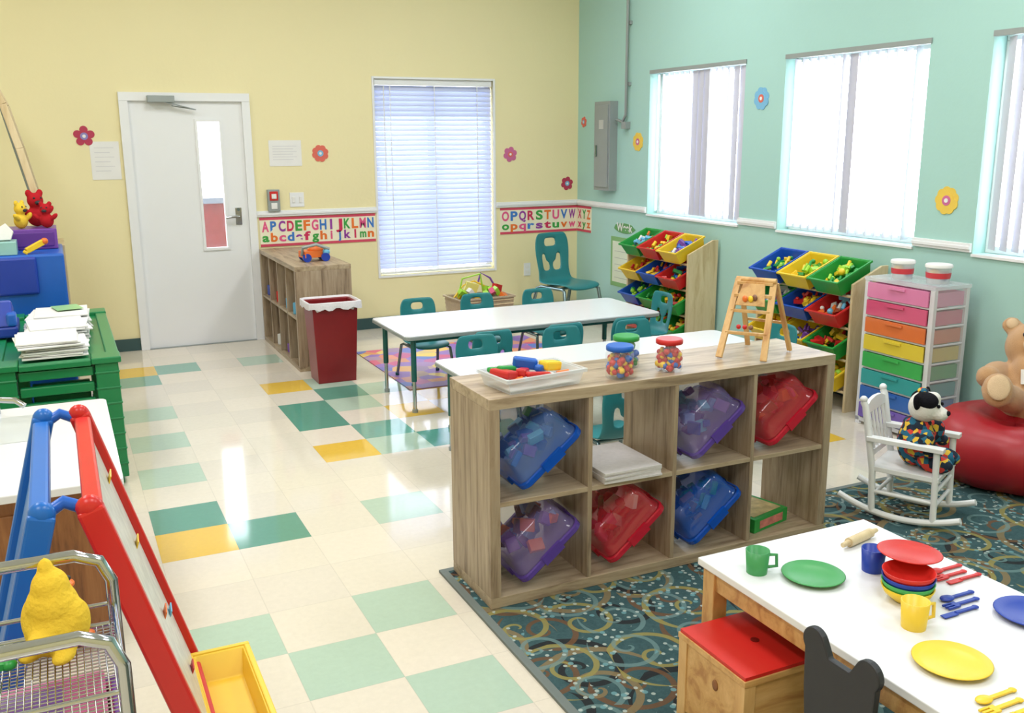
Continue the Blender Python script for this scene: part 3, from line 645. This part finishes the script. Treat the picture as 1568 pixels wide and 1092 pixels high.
for (a0,a1,c0,c1) in ((x0+.035,x1-.035,y0+.004,y0+.022),(x0+.035,x1-.035,y1-.022,y1-.004),(x0+.004,x0+.022,y0+.035,y1-.035),(x1-.022,x1-.004,y0+.035,y1-.035)):
    b.box(a0,a1,c0,c1,.12,h-.02,PINEH)
b.box(x0-.002,x1+.002,y0-.002,y1+.002,h-.02,h-.004,PINEH); b.box(x0+.002,x1-.002,y0+.002,y1-.002,h-.004,h+.006,P('stool_red',(196,34,28),.4)); b.cyl(((x0+x1)/2,(y0+y1)/2,h+.006),((x0+x1)/2,(y0+y1)/2,h+.0075),.012,P('hole',(110,14,12)))  # flat dark disc on the lid: shade of a finger opening put in as colour
b.sph((x0+.003,y0+.12,.27),(.004,.012,.016),OAK,seg=10,ring=6); b.done('wooden_stool',.002)
b=B(); bx=1.44; yc=1.37
circ=lambda cx,cy,rr,a0=0,a1=360,N=14:[(cx+rr*math.cos(math.radians(a0+(a1-a0)*i/N)),cy+rr*math.sin(math.radians(a0+(a1-a0)*i/N))) for i in range(N+1)]
poly=[(-.085,.0),(.085,.0),(.085,.30),(.10,.45)]+circ(.078,.565,.034,-40,150)+[(.03,.548),(-.03,.548)]+circ(-.078,.565,.034,30,220)+[(-.10,.45),(-.085,.30)]
b.prism(poly,(bx,yc,.011),(0,-1,0),(0,0,1),.018,BLK)
b.box(bx+.001,bx+.25,yc-.085,yc+.085,.26,.28,BLK); b.box(bx+.22,bx+.238,yc-.085,yc+.085,.011,.26,BLK); b.done('bear_shaped_chair',.004)
# ---------------------------------------------------------------- rocking chair
e=empty('rocking_chair',(3.33,2.875,.011),.467)
b=B()
for s in (-1,1):
    x=s*.135
    b.tube([(x,y,.016+.06*(y/.27)**2) for y in [-.25+.04*k for k in range(14)]],.015,WHT,8)
    b.tube([(x,-.14,.03),(x,-.13,.355)],.014,WHT); b.tube([(x,.12,.03),(x,.13,.22),(x,.18,.50),(x,.19,.52)],.015,WHT,10)
    b.boxc((x,-.0,.36),(.045,.32,.02),WHT); b.tube([(x,-.135,.12),(x,.12,.12)],.009,WHT)
    b.sph((x,.19,.53),.017,WHT,seg=10,ring=6)
b.box(-.145,.145,-.15,.14,.215,.237,WHT)
for y in (-.135,.12): b.tube([(-.135,y,.10),(.135,y,.10)],.009,WHT); 
b.tube([(-.135,-.137,.17),(.135,-.137,.17)],.009,WHT)
b.prism([(-.13,0),(.13,0),(.13,.035),(.07,.055),(0,.06),(-.07,.055),(-.13,.035)],(0,.188,.46),(1,0,0),(0,.12,1),.018,WHT)
b.bar((-.13,.143,.29),(.13,.143,.29),.016,.03,WHT)
for k in range(5): x=-.09+.045*k; b.tube([(x,.14,.29),(x,.178,.47)],.007,WHT,6)
b.done('frame',.002,e)
e=empty('patchwork_plush_toy',(3.345,2.85,.011+.24),.467,1.12)
m,nt,p,out=newmat('floral_cloth'); vo=nt.nodes.new('ShaderNodeTexVoronoi'); vo.inputs['Scale'].default_value=52; nt.links.new(mapping(nt,(1,1,1)),vo.inputs['Vector'])
sp=nt.nodes.new('ShaderNodeSeparateXYZ'); nt.links.new(vo.outputs['Color'],sp.inputs[0])
c=ramp(nt,sp.outputs[0],[(0,lin((24,40,60))),(.3,lin((30,100,130))),(.48,lin((225,185,60))),(.64,lin((204,60,50))),(.82,lin((20,30,50)))]); 
for n_ in nt.nodes:
    if n_.type=='VALTORGB': n_.color_ramp.interpolation='CONSTANT'
nt.links.new(c,p.inputs['Base Color']); p.inputs['Roughness'].default_value=.9; FLO=m
WPL=M_('white_plush',(228,226,220),.95,bump=.5,spec=.1); BPL=M_('black_plush',(28,28,34),.95,bump=.5,spec=.1)
b=B(); b.sph((0,.02,.09),(.085,.07,.10),FLO)
for s in (-1,1):
    b.sph((s*.085,-.02,.11),(.034,.042,.065),FLO,(.5,0,-s*.3)); b.sph((s*.055,-.07,.03),(.040,.07,.038),FLO)
b.sph((0,.02,.165),(.06,.055,.03),FLO)
b.done('outfit',0,e,mods=(remesh(.007),))
b=B(); b.sph((0,0,.235),(.064,.06,.062),WPL); b.sph((.0,-.06,.215),(.036,.032,.028),WPL); b.sph((0,-.03,.27),(.03,.03,.03),WPL)
b.done('head',0,e,mods=(remesh(.006),))
b=B()
for s in (-1,1):
    b.sph((s*.062,.012,.262),(.018,.014,.040),BPL,(0,s*.5,0)); b.sph((s*.024,-.058,.250),.007,BPL,seg=8,ring=6)
    b.sph((s*.095,-.055,.085),(.023,.026,.023),FLO)
b.sph((-.032,-.012,.268),(.036,.046,.034),BPL); b.sph((.045,.02,.25),(.030,.045,.04),BPL); b.sph((0,-.089,.222),(.014,.009,.010),BPL,seg=8,ring=6); b.sph((0,.01,.298),(.024,.02,.012),FLO); b.done('markings',0,e)
# ---------------------------------------------------------------- bean bag + teddy
b=B(); cx,cy=4.145,2.985; n=40;pr=[(.0001,0),(.20,.0),(.31,.02),(.375,.09),(.395,.18),(.37,.27),(.30,.325),(.21,.33),(.10,.29),(.0001,.275)]
vs=[];fs=[]
for i,(r,z) in enumerate(pr):
    for k in range(n): t=2*math.pi*k/n; q=1+.025*math.sin(6*t+i*.7)*(r>.1)+.015*math.sin(11*t+i); vs.append((r*q*math.cos(t),r*q*math.sin(t),z*(1+.03*math.sin(3*t))))
for i in range(len(pr)-1):
    for k in range(n): fs.append((i*n+k,i*n+(k+1)%n,(i+1)*n+(k+1)%n,(i+1)*n+k))
b.M=Matrix.Translation((cx,cy,.011)); b.add(vs,fs,BAG,True); b.done('bean_bag_chair')
e=empty('teddy_bear',(4.235,2.975,.285),-.85,1.22,-.5)
b=B(); b.sph((0,.05,.13),(.13,.11,.14),BEAR); b.sph((0,.03,.33),(.11,.10,.10),BEAR)
for s in (-1,1):
    b.sph((s*.085,.03,.42),(.04,.025,.04),BEAR); b.sph((s*.09,-.09,.07),(.058,.14,.058),BEAR,(.1,0,s*.35)); b.sph((s*.14,-.20,.07),(.060,.045,.072),BEAR)
    b.sph((s*.14,-.01,.19),(.048,.11,.052),BEAR,(.5,0,s*.5)); b.sph((s*.17,-.10,.15),(.048,.05,.048),BEAR)
b.sph((0,0,.22),(.08,.08,.08),BEAR); b.done('body',0,e,mods=(remesh(.011),))
b=B(); b.sph((0,-.075,.305),(.05,.04,.038),BEARL)
for s in (-1,1): b.sph((s*.14,-.240,.07),(.042,.012,.052),BEARL); b.sph((s*.04,-.07,.35),.012,BLK,seg=10,ring=6); b.sph((s*.085,.008,.42),(.024,.012,.024),BEARL)
b.sph((0,-.115,.318),(.018,.012,.012),BLK,seg=10,ring=6); b.boxc((-.03,-.075,.17),(.04,.004,.06),PAPER,(.2,0,-.3)); b.done('face',0,e)
# ---------------------------------------------------------------- left side : stacked cots
e=empty('stacked_cots'); b=B(); x0,x1,y0,y1=-.36,.205,4.86,6.36
for k in range(7):
    z=.10+k*.078
    b.box(x0+.122,x1-.122,y0+.02,y0+.055,z,z+.045,DGR); b.box(x0+.122,x1-.122,y1-.055,y1-.02,z,z+.045,DGR)
    b.box(x0+.01,x0+.05,y0+.14,y1-.14,z,z+.045,DGR); b.box(x1-.05,x1-.01,y0+.14,y1-.14,z,z+.045,DGR)
b.box(x0+.03,x1-.03,y0+.06,y1-.06,.60,.632,DGR)
for x in (x0,x1-.12):
    for y in (y0,y1-.13):
        b.box(x+.008,x+.112,y+.008,y+.122,.04,.624,DGR)
        for k in range(7): z=.105+k*.078; b.box(x+.004,x+.116,y+.004,y+.126,z,z+.012,DGR)
        b.box(x-.006,x+.126,y-.006,y+.136,.625,.655,DGR)
        b.box(x+.03,x+.09,y+.03,y+.10,.001,.05,DGR)
b.box(x0+.127,x1-.127,y0+.0,y0+.06,.62,.648,DGR); b.box(x0+.127,x1-.127,y1-.06,y1,.62,.648,DGR); b.box(x1-.055,x1+.004,y0+.137,y1-.137,.62,.648,DGR); b.box(x0-.004,x0+.055,y0+.137,y1-.137,.62,.648,DGR)
b.done('cot_frames',.005,e)
b=B(); z=.656
for k in range(9):
    for yy,xx in ((5.13,-.085),(5.50,-.06),(5.87,-.05)): b.boxc((xx+random.uniform(-.02,.02),yy+random.uniform(-.02,.02),z+.003+.0085*k),(.29-.01*(k%3),.34,.006),PAPER,(0,0,random.uniform(-.15,.15)))
b.boxc((.0,5.95,z+.083),(.14,.18,.001),P('booklet',(150,200,140)),(0,0,.2)); b.done('folded_paper_stack',.002)
b=B(); b.M=Matrix.Translation((-.315,5.72,z)); b.box(-.07,.07,-.15,.17,0,.06,DBL); b.prism([(-.15,0),(.17,0),(.1,.08),(-.06,.13)],(.05,0,.0605),(0,1,0),(0,0,1),-.11,DBL); b.box(.02,.068,-.15,-.06,.0605,.13,BLU); b.done('blue_toy_garage',.012)
b=B(); b.box(-.75,.02,6.50,7.15,0.001,.49,BLU); b.box(-.75,.015,6.50,7.15,.492,.99,BLU); b.box(-.75,-.14,6.47,6.498,.75,.98,DBL); b.done('foam_block_stack',.015)
b=B(); b.box(-.52,-.24,6.52,6.72,.992,1.07,P('tissue_teal',(150,200,196))); b.prism([(-.07,0),(.06,0),(.08,.05),(.04,.10),(.0,.075),(-.03,.11),(-.08,.05)],(-.33,6.62,1.0705),(1,0,0),(0,.3,1),.03,PAPER); b.done('tissue_box',.003)
b=B(); b.bar((-.19,6.55,1.01),(-.09,6.58,1.06),.03,.035,YLW); b.bar((-.19,6.55,1.01),(-.20,6.55,.995),.03,.03,YLW); b.sph((-.085,6.58,1.062),.022,ORG,seg=10,ring=6); b.done('yellow_toy_drill',.004)
b=B(); b.box(-.30,-.01,6.80,7.10,.992,1.12,PUR); b.box(-.28,-.03,6.79,6.80,1.01,1.10,P('pur2',(96,50,140))); b.done('purple_toy_box',.01)
RF=M_('red_felt',(180,36,44),.95,spec=.1); RF2=M_('red_felt2',(196,50,50),.95,spec=.1)
def puppet(x,y,z,c1,c2,s=1,r=.3):
    e=empty('hand_puppet',(x,y,z),r,s); b=B(); b.sph((0,0,.055),(.05,.045,.055),c1); b.sph((0,-.005,.14),(.042,.042,.042),c2)
    for q in (-1,1): b.sph((q*.062,-.02,.085),(.018,.02,.035),c1,(0,q*.8,0)); b.sph((q*.03,.0,.18),(.018,.014,.022),c2)
    b.done('body',0,e,mods=(remesh(.006),))
    b=B(); b.sph((0,-.042,.13),(.018,.014,.012),BLK)
    for q in (-1,1): b.sph((q*.018,-.038,.155),.006,BLK,seg=8,ring=6)
    b.done('face',0,e)
puppet(-.21,6.88,1.1205,YPL,YPL,.9,.9); puppet(-.06,6.87,1.1205,RF,YPL,.85,-.3); puppet(-.12,7.02,1.1205,RF,RF2,1.2,.4)
e=empty('wooden_framed_board'); b=B()
pts=[(-.05,1.0),(-.11,1.3),(-.175,1.62),(-.24,1.90),(-.285,2.01),(-.35,2.08),(-.45,2.12)]
for yy in (7.13,7.62):
    for k in range(len(pts)-1): b.bar((pts[k][0],yy,pts[k][1]),(pts[k+1][0],yy,pts[k+1][1]),.045,.06,BIRCH,up=(0,1,0))
b.bar((-.07,7.146,1.06),(-.07,7.604,1.06),.02,.04,BIRCH)
b.add([(-.09,7.15,1.02),(-.09,7.6,1.02),(-.28,7.6,1.95),(-.28,7.15,1.95)],[(0,1,2,3)],DGRY); b.done('board',.004,e)
b=B(); b.box(-.75,.03,7.17,7.70,0.001,.975,BIRCH); b.done('low_storage_cabinet',.004)
# play sink counter
e=empty('play_sink_counter'); b=B(); x0,x1,y0,y1=-.62,.11,3.17,4.27
b.prism(rrect(x0,x1,y0,y1,.03),(0,0,.575),(1,0,0),(0,1,0),.028,WLAM); b.box(x0+.03,x1-.05,y0+.05,y1-.03,.05,.5745,OAK); b.box(x0+.05,x1-.08,y0+.08,y1-.05,0.001,.05,BLK); b.box(x0+.06,x0+.32,y0+.042,y0+.05,.09,.52,OAK); b.box(x0+.34,x1-.08,y0+.042,y0+.05,.09,.52,OAK); b.done('cabinet',.004,e)
b=B(); b.prism(rrect(-.5,-.12,3.75,4.12,.04),(0,0,.6032),(1,0,0),(0,1,0),.002,P('sink_shade',(204,210,212),.2)); b.tube([(-.38,4.2,.60),(-.38,4.2,.66),(-.36,4.17,.68),(-.22,4.08,.68),(-.19,4.06,.66)],.012,CHR); b.cyl((-.46,4.2,.60),(-.46,4.2,.64),.018,CHR); b.cyl((-.30,4.2,.60),(-.30,4.2,.64),.018,CHR); b.done('faucet',0,e)
# A-frame art easel
e=empty('art_easel'); ZT=1.05; ya,yb=1.72,2.36
PRT=M_('printed_alphabet_sheet',(206,206,196),.35,var=.35,nscale=26)
def panel(nm,xt,xb,m,bm):
    b=B(); q=lambda k,y:Vector((xt+(xb-xt)*k,y,ZT*(1-k)+.012*k))
    for y in (ya,yb):
        b.bar(q(0,y),q(1,y),.034,.046,m,up=(1,0,0))
        b.sph(q(0,y),(.023,.017,.023),m,seg=14,ring=8)
    for k in (.02,.66,.9): b.bar(q(k,ya+.023),q(k,yb-.023),.034,.04,m)
    n=Vector((ZT,0,(xb-xt))).normalized()*(.006 if xb>xt else -.006)
    v=[q(.05,ya+.02),q(.05,yb-.02),q(.66,yb-.02),q(.66,ya+.02)]
    b.add([w+n for w in v]+[w-n for w in v],[(0,1,2,3),(4,5,6,7),(0,1,5,4),(1,2,6,5),(2,3,7,6),(3,0,4,7)],bm); b.done(nm,.008,e)
panel('red_panel',.0,.30,P('easel_red',(208,40,36),.3),PRT); panel('blue_panel',-.075,-.36,P('easel_blue',(24,106,196),.3),P('easel_board_blue',(36,112,196),.4))
b=B(); HB=P('hinge_blue',(24,96,196),.3)
for y in (ya+.03,yb): b.tube([(-.075,y,ZT-.015),(-.04,y,ZT+.006),(-.0,y,ZT-.015)],.012,HB)
b.done('hinges',0,e)
b=B(); b.M=Matrix.Translation((.262,2.04,.335)); b.opentub(.13,.56,.06,P('tray_yellow',(236,196,56),.35),taper=.85,rim=.012); b.done('paint_tray',.005,e)
b=B()
for t,yy,m in ((.13,2.25,YLW),(.27,2.2,YLW),(.4,2.1,ORG),(.47,2.25,LBL),(.57,2.15,RED)): b.boxc((.30*t+.0085,yy,ZT*(1-t)+.006),(.003,.035,.03),m,(.2,.28,0))
b.done('magnet_letters',0,e)
# chrome cart
e=empty('chrome_cart'); b=B(); x0,x1,y0,y1,zt=-.44,.02,1.27,1.55,1.035
for y in (y0,y1):
    b.tube([(x0,y,0.03),(x0,y,zt-.05),(x0+.015,y,zt-.015),(x0+.05,y,zt),(x1-.05,y,zt),(x1-.015,y,zt-.015),(x1,y,zt-.05),(x1,y,.03)],.010,CHR,12)
    for x in (x0,x1): b.sph((x,y,.031),.028,BLK,seg=12,ring=8)
for z in (.55,.91):
    for y in (y0,y1): b.cyl((x0,y,z),(x1,y,z),.005,CHR,n=8); b.cyl((x0,y,z+.035),(x1,y,z+.035),.004,CHR,n=8)
    for x in (x0,x1): b.cyl((x,y0,z),(x,y1,z),.005,CHR,n=8); b.cyl((x,y0,z+.035),(x,y1,z+.035),.004,CHR,n=8)
    k=x0+.01
    while k<x1: b.cyl((k,y0,z),(k,y1,z),.0013,CHR,n=5); k+=.010
    k=y0+.010
    while k<y1: b.cyl((x0,k,z-.002),(x1,k,z-.002),.0013,CHR,n=5); k+=.010
b.done('cart_frame',0,e)
b=B(); b.M=Matrix.Translation((-.205,1.41,.557)); b.opentub(.42,.25,.26,P('magenta_bin',(206,60,130),.3),taper=.9,rim=.01,rimm=P('violet_rim',(120,70,160)))
b.M=Matrix.Translation((-.205,1.41,.822)); b.box(-.2,.2,-.12,.12,0,.02,P('pink_lid',(220,110,160),.3)); b.box(-.14,.14,-.08,.08,.02,.03,P('violet_lid',(130,80,170),.3)); b.done('pink_storage_bin',.006)
e=empty('plush_duck',(-.065,1.48,.914),2.6,.86); b=B()
b.sph((0,0,.05),(.052,.048,.055),YPL); b.sph((0,0,.09),(.045,.042,.045),YPL); b.sph((0,0,.125),(.032,.032,.035),YPL); b.sph((.005,0,.158),(.014,.014,.022),YPL); b.sph((0,.045,.045),(.022,.025,.018),YPL)
for s in (-1,1): b.sph((s*.044,-.005,.060),(.014,.028,.040),YPL); b.sph((s*.03,.03,.012),(.018,.03,.012),YPL)
b.done('body',0,e,mods=(remesh(.005),))
b=B(); b.sph((0,-.040,.11),(.018,.018,.008),ORG)
for s in (-1,1): b.sph((s*.018,-.026,.13),.005,BLK,seg=8,ring=6); b.sph((s*.025,-.045,.008),(.016,.022,.007),ORG)
b.done('beak',0,e)
b=B(); b.sph((-.175,1.44,.936),(.026,.022,.02),GRN); b.bar((-.16,1.44,.930),(-.13,1.45,.926),.012,.01,GRN); b.sph((-.13,1.45,.926),(.012,.012,.009),GRN,seg=10,ring=6); b.done('green_toy_rattle')
e=empty('toy_basket',(3.22,7.45,0.007),.05); b=B(); b.opentub(.52,.30,.34,M_('wicker',(214,196,164),.8,var=.2,nscale=60,bump=.8),taper=.9,rim=.012)
for k in range(9): 
    z=.03+.035*k; q=.9+.1*z/.34
    for y in (-1,1): b.cyl((-.26*q,y*.153*q,z),(.26*q,y*.153*q,z),.006,BIRCH,n=6)
b.done('basket',0,e); b=B()
b.tube([(-.2,0,.34),(-.17,-.02,.50),(.0,-.02,.53),(.04,0,.36)],.008,LME); b.tube([(-.02,.05,.34),(.03,.03,.53),(.12,.03,.48),(.2,.05,.36)],.009,PUR); b.tube([(-.24,.0,.34),(-.15,0,.44),(-.05,0,.47),(.05,0,.42)],.007,YLW)
for k in range(16): b.boxc((random.uniform(-.2,.2),random.uniform(-.1,.1),.33+random.random()*.06),(.07,.05,.04),random.choice([YLW,PNK,LME,PAPER,PAPER,ORG]),(random.random(),random.random(),random.random()))
b.boxc((-.08,0,.41),(.12,.03,.10),P('pale_yellow',(236,226,130)),(.2,.3,0)); b.boxc((.17,0,.39),(.08,.05,.07),RED,(0,.3,.4)); b.done('toys',.004,e)
b=B(); mm,nt,p,out=newmat('play_mat_pattern'); vo=nt.nodes.new('ShaderNodeTexVoronoi'); vo.inputs['Scale'].default_value=7; nt.links.new(mapping(nt,(1,1,1)),vo.inputs['Vector'])
sp=nt.nodes.new('ShaderNodeSeparateXYZ'); nt.links.new(vo.outputs['Color'],sp.inputs[0])
c=ramp(nt,sp.outputs[0],[(0,lin((232,150,70))),(.25,lin((90,120,200))),(.45,lin((220,80,120))),(.65,lin((240,210,90))),(.8,lin((150,110,190)))]); nt.links.new(c,p.inputs['Base Color'])
b.box(2.05,3.55,5.95,7.25,.0005,.006,mm); b.done('play_mat')
# ---------------------------------------------------------------- lights
LP=M_('lamp_housing',(245,245,245),.5)
em=bpy.data.materials.new('lamp_diffuser'); em.use_nodes=True; nt=em.node_tree; nt.nodes.clear(); o_=nt.nodes.new('ShaderNodeOutputMaterial'); q_=nt.nodes.new('ShaderNodeEmission'); q_.inputs[0].default_value=(1,.98,.95,1); q_.inputs[1].default_value=2; nt.links.new(q_.outputs[0],o_.inputs[0])
for x in (-.9,1.2,3.3):
    for y in (.3,3.1,5.9):
        b=B(); b.box(x-.32,x+.32,y-.62,y+.62,CH-.05,CH-.001,LP); b.box(x-.29,x+.29,y-.59,y+.59,CH-.053,CH-.0501,em); b.done('ceiling_light')
        L=bpy.data.lights.new('troffer_lamp','AREA'); L.shape='RECTANGLE'; L.size=.56; L.size_y=1.15; L.energy=27.5; L.color=(.98,.985,1)
        o=bpy.data.objects.new('troffer_lamp',L); COL.objects.link(o); o.location=(x,y,CH-.06)
w=bpy.data.worlds.new('sky'); bpy.context.scene.world=w; w.use_nodes=True; bg=w.node_tree.nodes['Background']; bg.inputs[0].default_value=(.88,.94,1,1); bg.inputs[1].default_value=7.5
# ---------------------------------------------------------------- camera
p_,y_,r_=.2263,.4423,.0058
F=Vector((math.sin(y_)*math.cos(p_),math.cos(y_)*math.cos(p_),-math.sin(p_))); R=Vector((math.cos(y_),-math.sin(y_),0)); U=R.cross(F)
R2=R*math.cos(r_)-U*math.sin(r_); U2=U*math.cos(r_)+R*math.sin(r_)
cd=bpy.data.cameras.new('camera'); cd.sensor_width=36; cd.lens=36*1457.3/1568; cd.clip_start=.05
co=bpy.data.objects.new('camera',cd); COL.objects.link(co)
mt=Matrix((( R2.x,U2.x,-F.x,0),(R2.y,U2.y,-F.y,0),(R2.z,U2.z,-F.z,1.6725),(0,0,0,1))); co.matrix_world=mt
bpy.context.scene.camera=co
bpy.context.scene.view_settings.view_transform='Standard'
